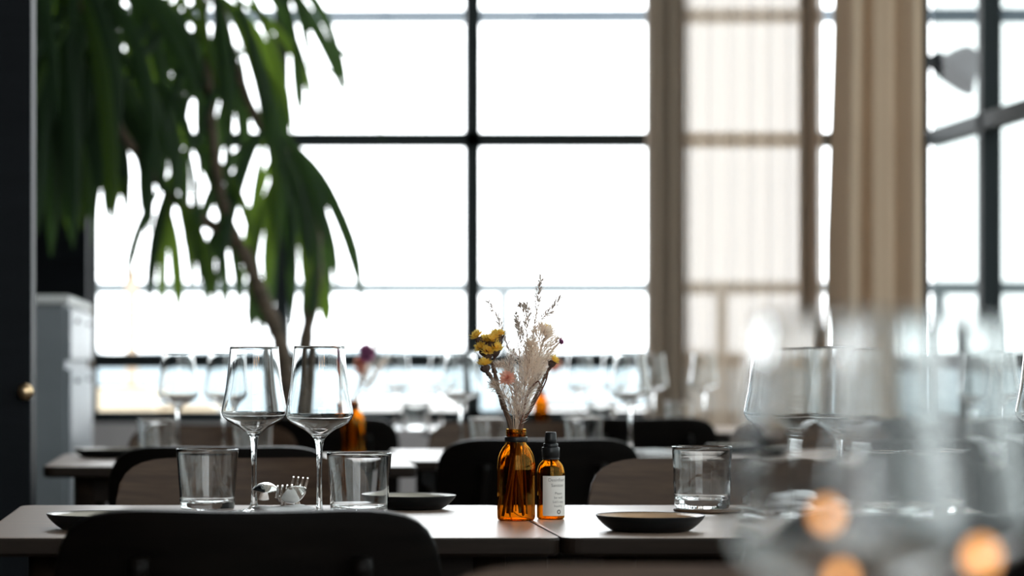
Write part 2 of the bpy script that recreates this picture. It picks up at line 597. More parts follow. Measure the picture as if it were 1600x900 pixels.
# ------------------------------------------------------------------ tables
def table(x0, x1, y0, y1, label):
    cx, cy = (x0 + x1) / 2, (y0 + y1) / 2
    r = empty('dining_table', (cx, cy, 0))
    tag(r, label, 'table', 'dark wooden dining tables')
    w, d = (x1 - x0) / 2, (y1 - y0) / 2
    rc = 0.022
    bm = bmesh.new()
    ring = []
    for sx, sy, a0 in ((1, 1, 0), (-1, 1, 90), (-1, -1, 180), (1, -1, 270)):
        for k in range(6):
            a = math.radians(a0 + 18 * k)
            ring.append((sx * (w - rc) + rc * math.cos(a), sy * (d - rc) + rc * math.sin(a)))
    lv = [(0.727, 0.004), (0.731, 0.0), (0.746, 0.0), (0.7492, 0.0012), (0.75, 0.004)]
    rows = []
    for z, ins in lv:
        rows.append([bm.verts.new((x * (1 - ins / w), y * (1 - ins / d), z)) for x, y in ring])
    n = len(ring)
    for A, B in zip(rows, rows[1:]):
        for k in range(n):
            f = bm.faces.new((A[k], A[(k + 1) % n], B[(k + 1) % n], B[k]))
    bm.faces.new(rows[-1])
    bm.faces.new(rows[0][::-1])
    bm.normal_update()
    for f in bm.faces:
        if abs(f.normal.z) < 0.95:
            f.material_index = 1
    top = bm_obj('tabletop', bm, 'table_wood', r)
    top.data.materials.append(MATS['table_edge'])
    bm = bmesh.new()
    for s in (-1, 1):
        box_bm(bm, -w + 0.07, w - 0.07, s * (d - 0.08) - 0.01, s * (d - 0.08) + 0.01, 0.675, 0.727)
        box_bm(bm, s * (w - 0.08) - 0.01, s * (w - 0.08) + 0.01, -d + 0.09, d - 0.09, 0.675, 0.727)
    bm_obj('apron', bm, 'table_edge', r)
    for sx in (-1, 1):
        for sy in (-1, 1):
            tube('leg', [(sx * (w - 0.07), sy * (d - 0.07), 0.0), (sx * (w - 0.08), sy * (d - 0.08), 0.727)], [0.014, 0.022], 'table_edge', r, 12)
    return r


TZ = 0.75
Y1n, Y1f = 3.115, 3.815
table(-0.297, 0.4025, Y1n, Y1f, 'dark wooden table under the two sharp wine glasses')
table(0.4032, 1.10, Y1n, Y1f, 'dark wooden table holding the tan plate and coaster tumbler')
table(-0.361, 0.385, 5.20, 5.90, 'blurred table behind the two sharp wine glasses, by the pillar')
table(0.39, 1.09, 5.48, 6.18, 'blurred table right behind the dried flower bottle')
table(1.10, 1.80, 5.48, 6.18, 'blurred second-row table in front of the brown curtains')
table(-0.25, 0.45, 7.6, 8.3, 'far table in front of the potted palm')
table(0.62, 1.32, 7.6, 8.3, 'far table before the middle of the front windows')
table(1.42, 2.12, 7.6, 8.3, 'far table nearest the sheer curtain')
table(0.02, 0.72, 0.92, 1.60, 'nearest table below the large blurred foreground glasses')


# ------------------------------------------------------------------ chairs
def sup_shell(name, a, b, n, th, curve, mat, parent, nu=24, nv=10):
    """rounded rectangular plywood shell in local x (width) / z (height), thickness along y"""
    bm = bmesh.new()
    S = [math.sin(PI / 2 * (2 * i / nu - 1)) * 0.9995 for i in range(nu + 1)]
    front, back = [], []
    for s in S:
        h = b * (1 - abs(s) ** n) ** (1 / n)
        cf, cb = [], []
        for j in range(nv + 1):
            t = math.sin(PI / 2 * (2 * j / nv - 1))
            x, z = a * s, h * t
            y = curve(x / a, z / b)
            e = 0.0012 if (j in (0, nv)) else 0.0
            cf.append(bm.verts.new((x, y + th / 2 - e, z)))
            cb.append(bm.verts.new((x, y - th / 2 + e, z)))
        front.append(cf)
        back.append(cb)
    for i in range(nu):
        for j in range(nv):
            bm.faces.new((front[i][j], front[i][j + 1], front[i + 1][j + 1], front[i + 1][j]))
            bm.faces.new((back[i][j], back[i + 1][j], back[i + 1][j + 1], back[i][j + 1]))
        for j in (0, nv):
            bm.faces.new((front[i][j], front[i + 1][j], back[i + 1][j], back[i][j]))
    for i in (0, nu):
        for j in range(nv):
            bm.faces.new((front[i][j], back[i][j], back[i][j + 1], front[i][j + 1]))
    bmesh.ops.recalc_face_normals(bm, faces=bm.faces)
    o = bm_obj(name, bm, mat, parent, True)
    es = [e for e in o.data.edges]
    # crisp rim
    bm = bmesh.new()
    bm.from_mesh(o.data)
    for e in bm.edges:
        if len(e.link_faces) == 2 and e.calc_face_angle(0) > 0.9:
            e.smooth = False
    bm.to_mesh(o.data)
    bm.free()
    return o


def make_chair(mat):
    r = empty('dining_chair', (0, 0, 0))
    # sitter faces +y
    tilt = math.radians(-11)
    bk = sup_shell('backrest', 0.205, 0.155, 5.0, 0.012, lambda x, z: 0.045 * x * x, mat, r)
    bk.location = (0, -0.215, 0.653)
    bk.rotation_euler = (-tilt, 0, 0)
    st = sup_shell('seat', 0.22, 0.205, 4.5, 0.014, lambda x, z: 0.012 * x * x - 0.01 * (1 - z * z), mat, r)
    st.rotation_euler = (-PI / 2, 0, 0)
    st.rotation_euler = (PI / 2, 0, 0)
    st.location = (0, 0.01, 0.455)
    for s in (-1, 1):
        tube('leg', [(s * 0.20, 0.19, 0.0), (s * 0.165, 0.155, 0.445)], [0.011, 0.016], mat, r, 12)
        tube('leg', spline([(s * 0.195, -0.24, 0.0), (s * 0.165, -0.19, 0.44), (s * 0.125, -0.222, 0.60), (s * 0.115, -0.252, 0.745), (s * 0.114, -0.2535, 0.752)], 4),
             [0.011, 0.012, 0.013, 0.014, 0.015, 0.015, 0.014, 0.014, 0.013, 0.013, 0.012, 0.012, 0.012, 0.012, 0.011, 0.008, 0.003], mat, r, 12)
        tube('stretcher', [(s * 0.167, 0.155, 0.425), (s * 0.167, -0.19, 0.425)], 0.010, mat, r, 8)
    tube('stretcher', [(-0.165, 0.155, 0.425), (0.165, 0.155, 0.425)], 0.010, mat, r, 8)
    tube('stretcher', [(-0.165, -0.19, 0.425), (0.165, -0.19, 0.425)], 0.010, mat, r, 8)
    return r


PROTO = {}


def chair(x, yback, facing, mat, label):
    """yback = y of the backrest's top; facing +1: sitter looks away from the camera"""
    rz = 0.0 if facing > 0 else PI
    loc = (x, yback + 0.245 * facing, 0)
    rz += R.uniform(-0.03, 0.03)
    if mat not in PROTO:
        c = make_chair(mat)
        PROTO[mat] = c
        c.location = loc
        c.rotation_euler = (0, 0, rz)
    else:
        c = copy_thing(PROTO[mat], loc, rz)
    tag(c, label, 'chair', 'plywood dining chairs')
    return c


chair(ux(383, 2.724), 2.70, 1, 'chair_dark', 'large dark chair back at bottom left, nearest sharp wine glasses')
chair(ux(1462, 2.724), 2.70, 1, 'chair_dark', 'dark chair partly hidden behind the blurred foreground glass')
chair(ux(388, 4.136), 4.15, -1, 'chair_wood', 'brown chair facing camera, behind the two sharp wine glasses')
chair(ux(1114, 4.136), 4.13, -1, 'chair_wood', 'brown chair facing camera, behind the coaster tumbler')
chair(ux(343, 4.69), 4.67, 1, 'chair_dark', 'dark chair back just behind brown chair, left of flowers')
chair(ux(843, 5.15), 5.13, 1, 'chair_dark', 'dark chair back directly behind the amber bottles')
chair(ux(330, 6.25), 6.25, -1, 'chair_wood', 'far brown chair seen below left background wine glass')
chair(ux(792, 6.55), 6.55, -1, 'chair_wood', 'far brown chair seen left of the dried flower bottle')
chair(1.45, 6.52, -1, 'chair_wood', 'far brown chair seen right of the coaster tumbler')
chair(ux(510, 7.05), 7.03, 1, 'chair_dark', 'far dark chair beside the blurred amber bottle')
chair(ux(1010, 7.05), 7.03, 1, 'chair_dark', 'far dark chair left of the sheer curtain foot')
chair(1.77, 7.05, 1, 'chair_dark', 'far dark chair below the sheer curtain')
chair(1.40, 5.10, 1, 'chair_dark', 'dark chair back behind the blurred tumblers at right')
chair(ux(1060, 2.0), 1.995, -1, 'chair_wood', 'nearest chair whose top edge touches the bottom of the frame')

# ------------------------------------------------------------------ glassware
WG = [(0, 0.0008), (0.030, 0.0), (0.0365, 0.0004), (0.0372, 0.0012), (0.0360, 0.0021), (0.022, 0.0040), (0.010, 0.0070), (0.0055, 0.0120),
      (0.0040, 0.022), (0.0035, 0.040), (0.0034, 0.065), (0.0038, 0.085), (0.0050, 0.098), (0.0070, 0.1065)]
wg_out = [(0.0070, 0.1065), (0.0110, 0.1115), (0.0200, 0.1185), (0.0310, 0.1240), (0.0400, 0.1300), (0.0447, 0.1380), (0.0446, 0.1450),
          (0.0425, 0.156), (0.0392, 0.1735), (0.0366, 0.196), (0.0347, 0.216), (0.0336, 0.2296)]
so = [(p.x, p.y) for p in spline([(a, b, 0) for a, b in wg_out], 4)]
wg_in = []
for i, (r_, z_) in enumerate(so):
    j0, j1 = max(i - 1, 0), min(i + 1, len(so) - 1)
    tx, tz = so[j1][0] - so[j0][0], so[j1][1] - so[j0][1]
    l = math.hypot(tx, tz)
    th = 0.0008 + 0.0014 * max(0, 1 - i / 18)
    wg_in.append((r_ - tz / l * th, z_ + tx / l * th))
wg_in = [p for p in wg_in if p[0] > 0.003 and p[1] > 0.1115]
WPROF = ([(p.x, p.y) for p in spline([(a, b, 0) for a, b in WG], 3)][:-1] + so + [(0.0332 + 0.0004 * math.cos(PI * k / 6), 0.2296 + 0.0004 * math.sin(PI * k / 6)) for k in range(1, 6)] + wg_in[::-1] + [(0, wg_in[0][1] - 0.0008)])
WPROF = [(max(0, a), b) for a, b in WPROF]


def make_mesh(prof, seg, name):
    bm = bmesh.new()
    lathe_bm(bm, prof, seg)
    bmesh.ops.recalc_face_normals(bm, faces=bm.faces)
    for f in bm.faces:
        f.smooth = True
    me = bpy.data.meshes.new(name)
    bm.to_mesh(me)
    bm.free()
    return me


wine_me = make_mesh(WPROF, 72, 'wine_glass')
TPROF = [(0, 0.0012), (0.034, 0.0012), (0.0355, 0.0), (0.0372, 0.0006), (0.0384, 0.0028), (0.0440, 0.0840), (0.0438, 0.0856), (0.0428, 0.0860), (0.0420, 0.0852),
         (0.0366, 0.0145), (0.0350, 0.0118), (0.032, 0.0105), (0, 0.0098)]


def dense(prof, n=7):
    out = []
    for (a, b), (c, d) in zip(prof, prof[1:]):
        for k in range(n):
            t = k / n
            t = 0.5 - 0.5 * math.cos(PI * t)
            out.append((a + (c - a) * t, b + (d - b) * t))
    return out + [prof[-1]]


TPROF = dense(TPROF)
tumb_me = make_mesh(TPROF, 72, 'tumbler')
T3PROF = [(r_ * 0.945 if z_ > 0.05 else r_ * 0.985, z_) for r_, z_ in TPROF]
T3PROF = [(r_, z_ if z_ > 0.03 else z_ * 1.15) for r_, z_ in T3PROF]
tumb3_me = make_mesh(T3PROF, 72, 'tumbler')


def wine(u, y, label, x=None, group='clear wine glasses'):
    o = link('wine_glass', wine_me, 'clear_glass')
    o.location = (ux(u, y) if x is None else x, y, TZ)
    o.rotation_euler = (0, 0, R.uniform(0, 6))
    return tag(o, label, 'wine glass', group)


def tumbler(u, y, label, me=None, dz=0.0):
    o = link('tumbler', me or tumb_me, 'clear_glass')
    o.location = (ux(u, y), y, TZ + dz)
    return tag(o, label, 'tumbler', 'clear water tumblers')


wine(397, 3.608, 'sharp clear wine glass, left one of the touching pair')
wine(499, 3.465, 'sharp clear wine glass, right one of the touching pair')
wine(1215, 3.56, 'clear wine glass right of the coaster tumbler')
wine(1306, 3.47, 'wine glass in front of the brown curtain, behind foreground glass')
wine(1640, 3.56, 'wine glass cut off at the right frame edge')
wine(1318, 1.048, 'huge blurred wine glass in the right foreground')
wine(1442, 1.14, 'huge blurred wine glass at far right of the foreground')
wine(278, 5.62, 'blurred wine glass left of the sharp pair')
wine(350, 5.72, 'blurred wine glass just behind left sharp wine glass')
wine(985, 5.95, 'blurred wine glass right of the spray bottle')
wine(720, 5.98, 'blurred wine glass left of the dried flowers')
wine(1560, 5.8, 'blurred wine glass before the right-hand window')
wine(620, 7.95, 'far wine glass behind the pale background bouquet')
wine(690, 8.1, 'far wine glass left of the yellow dried flowers')
wine(905, 7.9, 'far wine glass just right of the dried grasses')
wine(960, 8.1, 'far wine glass before the middle window panes')
wine(1020, 7.85, 'far wine glass at the left curtain foot')
wine(1100, 8.0, 'far wine glass before the sheer curtain')

tumbler(324, 3.70, 'sharp tumbler left of the wine glass pair')
tumbler(561, 3.549, 'sharp tumbler right of the wine glass pair')
tumbler(1097, 3.64, 'sharp tumbler standing on a wooden coaster', tumb3_me, 0.0056)
tumbler(1378, 3.62, 'tumbler seen through the large foreground wine glass')
tumbler(1482, 3.66, 'tumbler right of the one seen through foreground glass')
tumbler(246, 5.55, 'blurred tumbler below the left background wine glass')
tumbler(395, 5.5, 'blurred tumbler behind the left sharp wine glass')
tumbler(764, 5.7, 'blurred tumbler just left of the amber flower bottle')
tumbler(912, 5.75, 'blurred tumbler right of the spray bottle')
tumbler(1572, 5.7, 'blurred tumbler before the right-hand windows')
tumbler(650, 7.9, 'far tumbler left of the dried flowers')
tumbler(940, 8.0, 'far tumbler behind the blurred tumbler by spray bottle')
tumbler(1062, 7.9, 'far tumbler at the foot of left curtain')

# ------------------------------------------------------------------ plates, coaster
def plate(u, y, label, glaze='plate_tan', r=0.067):
    s = r / 0.067
    p = empty('side_plate', (ux(u, y), y, TZ))
    tag(p, label, 'plate', 'small dark-rimmed side plates')
    outer = spline([(0, 0.0005, 0), (0.040, 0, 0), (0.048, 0.0012, 0), (0.056, 0.0065, 0), (0.0635, 0.0138, 0), (0.0662, 0.0178, 0), (0.067, 0.0195, 0)], 3)
    prof = [(a.x * s, a.y) for a in outer] + [(0.0664 * s, 0.0200), (0.0655 * s, 0.0197), (0.0648 * s, 0.0188)]
    lathe('body', prof + [(0.052 * s, 0.0082), (0, 0.0070)], 'plate_dark', p, 64)
    lathe('glaze', [(0, 0.0084), (0.046 * s, 0.0088), (0.054 * s, 0.0115), (0.061 * s, 0.0162), (0.0650 * s, 0.0194), (0.0652 * s, 0.0185), (0.055 * s, 0.0100), (0.046 * s, 0.0074), (0, 0.0073)], glaze, p, 64)
    return p


plate(1016, 3.24, 'tan side plate with dark underside right of spray bottle')
plate(639, 3.72, 'dark side plate half hidden behind right sharp tumbler', 'plate_cream')
plate(156, 3.27, 'dark side plate half hidden by the large dark chair', 'plate_cream')
plate(168, 5.66, 'blurred dark side plate near the pillar', 'plate_cream', 0.075)
plate(1150, 5.9, 'blurred side plate behind coaster tumbler', 'plate_cream')
c = lathe('coaster', [(0, 0), (0.042, 0), (0.046, 0.0012), (0.047, 0.0028), (0.046, 0.0046), (0.043, 0.0054), (0, 0.0054)], 'coaster_wood', None, 48)
c.location = (ux(1105, 3.64), 3.64, TZ)
tag(c, 'round dark wooden coaster beneath a sharp tumbler', 'coaster')


# ------------------------------------------------------------------ napkins and cutlery
def napkin(name, u, y, w, d, layers, th, label, rz=0.0, seed=1):
    rr = random.Random(seed)
    bm = bmesh.new()
    z = 0.0
    for l in range(layers):
        # each fold: a rounded, gently waved pillow
        lw, ld = w * rr.uniform(0.9, 1.0), d * rr.uniform(0.92, 1.0)
        ox = rr.uniform(-0.05, 0.05) * w
        nx, ny = 18, 10
        ph = rr.uniform(0, 6)
        grid = {}
        for side in (0, 1):
            for i in range(nx + 1):
                for j in range(ny + 1):
                    sx, sy = 2 * i / nx - 1, 2 * j / ny - 1
                    e = (max(0, 1 - abs(sx) ** 6) * max(0, 1 - abs(sy) ** 4)) ** 0.4
                    wv = 0.16 * th * math.sin(3.2 * sx + ph) + 0.12 * th * math.sin(5 * sy + ph * 2 + 2 * sx)
                    zz = z + th * (0.5 + (0.5 if side else -0.5) * e) + (wv * (0.4 + 0.6 * l / max(1, layers - 1)) if (l or side) else 0)
                    grid[side, i, j] = bm.verts.new((ox + sx * lw / 2, sy * ld / 2, max(zz, 0.0004)))
            for i in range(nx):
                for j in range(ny):
                    q = (grid[side, i, j], grid[side, i + 1, j], grid[side, i + 1, j + 1], grid[side, i, j + 1])
                    bm.faces.new(q if side else q[::-1])
        z += th * 0.86
    bmesh.ops.remove_doubles(bm, verts=bm.verts, dist=0.00005)
    o = bm_obj(name, bm, 'napkin_cloth', None, True)
    o.location = (ux(u, y), y, TZ)
    o.rotation_euler = (0, 0, rz)
    return tag(o, label, 'napkin')


napkin('folded_napkin', 447, 3.50, 0.075, 0.07, 2, 0.0085, 'white folded napkin under cutlery beside sharp wine glasses', 0.25, 3)
napkin('folded_napkin', 1212, 3.69, 0.085, 0.12, 3, 0.010, 'white layered napkin right of the coaster tumbler', -0.2, 5)
napkin('folded_napkin', 1590, 6.0, 0.11, 0.12, 3, 0.012, 'blurred napkin before the right-hand window', 0.3, 8)
napkin('folded_napkin', 1010, 5.65, 0.10, 0.12, 2, 0.009, 'blurred white napkin right of dark chair behind bottles', 0.4, 9)


def ribbon_solid(bm, rows, th):
    """rows: list of lists of points (same length); makes a thin solid"""
    top = [[bm.verts.new(p) for p in r_] for r_ in rows]
    bot = [[bm.verts.new((p[0], p[1], p[2] - th)) for p in r_] for r_ in rows]
    nr, nc = len(rows), len(rows[0])
    for i in range(nr - 1):
        for j in range(nc - 1):
            bm.faces.new((top[i][j], top[i][j + 1], top[i + 1][j + 1], top[i + 1][j]))
            bm.faces.new((bot[i][j], bot[i + 1][j], bot[i + 1][j + 1], bot[i][j + 1]))
        for j in (0, nc - 1):
            bm.faces.new((top[i][j], top[i + 1][j], bot[i + 1][j], bot[i][j]))
    for i in (0, nr - 1):
        for j in range(nc - 1):
            bm.faces.new((top[i][j], bot[i][j], bot[i][j + 1], top[i][j + 1]))


def cz(t):
    """side profile of cutlery along its length (t metres from handle end)"""
    return 0.012 * max(0, (t - 0.10) / 0.09) ** 2 - 0.004 * math.sin(min(1, t / 0.14) * PI)


def fork_parts(r):
    bm = bmesh.new()
    rows = []
    for k in range(23):
        t = 0.148 * k / 22
        w = 0.0075 - 0.0045 * min(1, t / 0.09) if t < 0.115 else 0.003 + 0.0095 * ((t - 0.115) / 0.033) ** 0.7
        rows.append([(w * s, t, cz(t) + 0.0012 * (1 - s * s)) for s in (-1, -0.5, 0, 0.5, 1)])
    ribbon_solid(bm, rows, 0.002)
    bm_obj('handle', bm, 'steel', r, True)
    for k in range(4):
        xc = -0.0095 + 0.00633 * k
        bm = bmesh.new()
        rows = []
        for j in range(9):
            t = 0.147 + 0.048 * j / 8
            w = 0.0021 * (1 - 0.55 * (j / 8) ** 2)
            rows.append([(xc - w, t, cz(t)), (xc + w, t, cz(t))])
        ribbon_solid(bm, rows, 0.0018)
        bm_obj('tine', bm, 'steel', r)


def spoon_parts(r):
    bm = bmesh.new()
    rows = []
    for k in range(20):
        t = 0.138 * k / 19
        w = 0.0075 - 0.0045 * min(1, t / 0.09)
        rows.append([(w * s, t, cz(t) + 0.0012 * (1 - s * s)) for s in (-1, -0.5, 0, 0.5, 1)])
    ribbon_solid(bm, rows, 0.002)
    bm_obj('handle', bm, 'steel', r, True)
    bm = bmesh.new()
    rows = []
    for k in range(17):
        q = k / 16
        t = 0.136 + 0.062 * q
        w = 0.0185 * max(0.02, math.sin(PI * q ** 0.85)) ** 0.62
        if k == 0:
            w = 0.003
        rows.append([(w * s, t, cz(t) - 0.010 * (1 - s * s) * math.sin(PI * q) ** 0.8 + 0.001) for s in (-1, -0.8, -0.55, -0.28, 0, 0.28, 0.55, 0.8, 1)])
    ribbon_solid(bm, rows, 0.0013)
    bm_obj('bowl', bm, 'steel', r, True)


def cutlery(kind, u, y, dz, pitch, rz, roll, label):
    """heads point towards the camera (-y), raised"""
    r = empty(kind, (ux(u, y), y, TZ + dz))
    (fork_parts if kind == 'fork' else spoon_parts)(r)
    M = Matrix.Rotation(rz + PI, 4, 'Z') @ Matrix.Rotation(math.radians(pitch), 4, 'X') @ Matrix.Rotation(math.radians(roll), 4, 'Y')
    r.rotation_euler = M.to_euler()
    return tag(r, label, kind)


cutlery('fork', 437, 3.665, 0.004, 8.5, 0.02, 4, 'steel fork with tines up on napkin, left of the two')
cutlery('fork', 452, 3.70, 0.0095, 9.5, 0.05, -5, 'steel fork behind the spoon, right of the two')
cutlery('spoon', 468, 3.67, 0.0055, 7.0, -0.06, 24, 'steel spoon at right end of the cutlery bundle')
cutlery('spoon', 412, 3.70, 0.014, 10.0, 0.0, 180, 'upturned steel spoon at left of the cutlery bundle')

# ------------------------------------------------------------------ amber bottles
YBOT = 3.45
bx = ux(806.5, YBOT)


def bottle_profile(outer, th):
    so_ = spline([(a, b, 0) for a, b in outer], 3)
    so_ = [(max(0, p.x), p.y) for p in so_]
    inn = []
    for i, (r_, z_) in enumerate(so_):
        j0, j1 = max(i - 1, 0), min(i + 1, len(so_) - 1)
        tx, tz = so_[j1][0] - so_[j0][0], so_[j1][1] - so_[j0][1]
        l = math.hypot(tx, tz) or 1
        inn.append((r_ - tz / l * th, z_ + tx / l * th))
    inn = [p for p in inn if p[0] > 0.002 and p[1] > th * 0.9]
    return so_ + [((so_[-1][0] + inn[-1][0]) / 2, so_[-1][1] + 0.0005)] + inn[::-1] + [(0, th)]


VB = [(0, 0.0008), (0.019, 0.0), (0.0232, 0.0012), (0.0247, 0.005), (0.0249, 0.02), (0.0249, 0.06), (0.0246, 0.074), (0.0226, 0.086), (0.0180, 0.0955),
      (0.0140, 0.1005), (0.0128, 0.1035), (0.0128, 0.1125), (0.0134, 0.1135), (0.0128, 0.1148), (0.0134, 0.1160), (0.0128, 0.1172), (0.0134, 0.1186), (0.0132, 0.1203)]
vb = empty('flower_bottle', (bx, YBOT, TZ))
tag(vb, 'amber glass bottle holding the dried flowers', 'bottle', 'amber bottles used as vases')
lathe('body', bottle_profile(VB, 0.0024), 'amber_glass', vb, 64)
lathe('collar_ring', [(0.01295, 0.1035), (0.0150, 0.1038), (0.0152, 0.1050), (0.0152, 0.1092), (0.0148, 0.1104), (0.01295, 0.1106), (0.01295, 0.1035)], 'black_plastic', vb, 48)

ysp = 3.478
sp = empty('spray_bottle', (ux(860.5, ysp), ysp, TZ))
tag(sp, 'small amber spray bottle with white label and black cap', 'spray bottle')
SB = [(0, 0.0008), (0.014, 0.0), (0.0172, 0.0012), (0.0183, 0.004), (0.0184, 0.012), (0.0184, 0.056), (0.0180, 0.0635), (0.0158, 0.0715), (0.0120, 0.0765), (0.0098, 0.0785),
      (0.0092, 0.0815), (0.0092, 0.0900)]
lathe('body', bottle_profile(SB, 0.0018), 'amber_glass', sp, 64)
lathe('screw_cap', [(0.0094, 0.0792), (0.0112, 0.0792), (0.0114, 0.0800), (0.0114, 0.0806), (0.0108, 0.0812), (0.0108, 0.0818), (0.0116, 0.0824), (0.0117, 0.0950), (0.0112, 0.0957), (0.0094, 0.0957), (0, 0.0957)], 'black_plastic', sp, 48)
lathe('collar', [(0, 0.0955), (0.0096, 0.0955), (0.0098, 0.0962), (0.0097, 0.0998), (0.0093, 0.1006), (0, 0.1006)], 'black_plastic', sp, 40)
lathe('nozzle', [(0, 0.100), (0.0080, 0.100), (0.0078, 0.106), (0.0073, 0.1140), (0.0066, 0.1158), (0, 0.1160)], 'black_plastic', sp, 40)
tube('dip_tube', [(0, 0, 0.09), (0.002, 0, 0.05), (0.005, 0.002, 0.006)], 0.0014, 'black_plastic', sp, 8)
# paper label: wraps the front-right of the bottle; angle measured from the camera side
LR = 0.01862
bm = bmesh.new()
a_lo, a_hi = -41, 112
n = 40
rows = [[], []]
for k in range(n + 1):
    a = math.radians(a_lo + (a_hi - a_lo) * k / n)
    for q, z in ((0, 0.0052), (1, 0.0580)):
        rows[q].append(bm.verts.new((LR * math.sin(a), -LR * math.cos(a), z)))
for k in range(n):
    bm.faces.new((rows[0][k], rows[0][k + 1], rows[1][k + 1], rows[1][k]))
lab = bm_obj('label', bm, 'label_paper', sp, True)
lab['label'] = 'white printed paper label'


def label_text(txt, size, z, a_c):
    cu = bpy.data.curves.new('text', 'FONT')
    cu.body = txt
    cu.size = size
    cu.align_x = 'CENTER'
    to = bpy.data.objects.new('tmp', cu)
    COL.objects.link(to)
    dg = bpy.context.evaluated_depsgraph_get()
    me = bpy.data.meshes.new_from_object(to.evaluated_get(dg))
    COL.objects.unlink(to)
    bpy.data.objects.remove(to)
    rr = LR + 0.00012
    for v in me.vertices:
        a = math.radians(a_c) + v.co.x / rr
        v.co = Vector((rr * math.sin(a), -rr * math.cos(a), z + v.co.y))
    me.materials.clear()
    return link('lettering', me, 'label_ink', lab)


label_text('Desinfisert', 0.0062, 0.0508, 24)
label_text('Sanitizer', 0.0058, 0.0438, 25)
label_text('Please', 0.0046, 0.0336, 27)
label_text('be well', 0.0046, 0.0280, 27)
label_text("Let's stay", 0.0046, 0.0224, 27)
label_text('healthy', 0.0046, 0.0168, 27)
bm = bmesh.new()
rr = LR + 0.00012
ring0, ring1 = [], []
for k in range(24):
    t = 2 * PI * k / 24
    for ring, q in ((ring0, 0.0031), (ring1, 0.0013)):
        a = math.radians(28) + q * math.cos(t) / rr
        ring.append(bm.verts.new((rr * math.sin(a), -rr * math.cos(a), 0.0105 + q * math.sin(t))))
for k in range(24):
    bm.faces.new((ring0[k], ring0[(k + 1) % 24], ring1[(k + 1) % 24], ring1[k]))
bm_obj('round_emblem', bm, 'label_ink', lab)


# ------------------------------------------------------------------ dried flowers
def bq(u, v, dy=0.0):
    """a point of the bouquet, dy behind (+) or before (-) the bottle's axis"""
    return at(u, v, YBOT + dy)


FR = random.Random(21)
slots = []


def stem_path(pts, dymax):
    """path above the bottle plus its foot inside the bottle"""
    top = [bq(*p) if len(p) == 3 else bq(p[0], p[1], dymax * i / max(1, len(pts) - 1)) for i, p in enumerate(pts)]
    a = FR.uniform(0, 2 * PI)
    rb = FR.uniform(0.006, 0.018)
    m = top[0]
    # pass the mouth near the axis
    foot = Vector((bx + rb * math.cos(a), YBOT + rb * math.sin(a), TZ + FR.uniform(0.005, 0.012)))
    mid = foot.lerp(m, 0.55) + Vector((FR.uniform(-0.002, 0.002), FR.uniform(-0.002, 0.002), 0))
    return spline([foot, mid] + top, 5)


def floret(bm, c, d, size, n=14, rr=FR):
    """a daisy-like tuft of pointed petals around direction d"""
    d = d.normalized()
    a = d.orthogonal().normalized()
    b = d.cross(a)
    for layer, (cnt, spread, ln) in enumerate(((n, 1.25, 1.0), (n, 0.8, 0.95), (n // 2, 0.35, 0.8))):
        for k in range(cnt):
            t = 2 * PI * (k + 0.5 * layer) / cnt + rr.uniform(-0.15, 0.15)
            rd = a * math.cos(t) + b * math.sin(t)
            dr = (d * math.cos(spread) + rd * math.sin(spread)).normalized()
            sd = d.cross(rd).normalized() * size * 0.17
            l = size * ln * rr.uniform(0.85, 1.1)
            p0 = c
            p1 = c + dr * l * 0.6 + d * size * 0.06
            p2 = c + dr * l + d * size * 0.12
            vs = [bm.verts.new(p0), bm.verts.new(p1 + sd), bm.verts.new(p2), bm.verts.new(p1 - sd)]
            bm.faces.new(vs)


def calyx(bm, p0, p1, r0, r1):
    """ragged dry husk between p0 and p1"""
    pts = [p0.lerp(p1, t) for t in (0, 0.25, 0.5, 0.75, 1)]
    tube_bm(bm, pts, [r0, r0 * 0.5 + r1 * 0.6, r1, r1 * 1.05, r1 * 0.7], 7)
    d = (p1 - p0)
    for k in range(5):
        t = FR.uniform(0.2, 0.8)
        c = p0.lerp(p1, t)
        a = FR.uniform(0, 2 * PI)
        o = Vector((math.cos(a), math.sin(a) * 0.7, 0.2)) * r1
        q = c + o
        tip = q + d * FR.uniform(0.35, 0.6) + o * 0.7
        s = d.cross(o).normalized() * r1 * 0.45
        bm.faces.new([bm.verts.new(q - s), bm.verts.new(q + s), bm.verts.new(tip)])


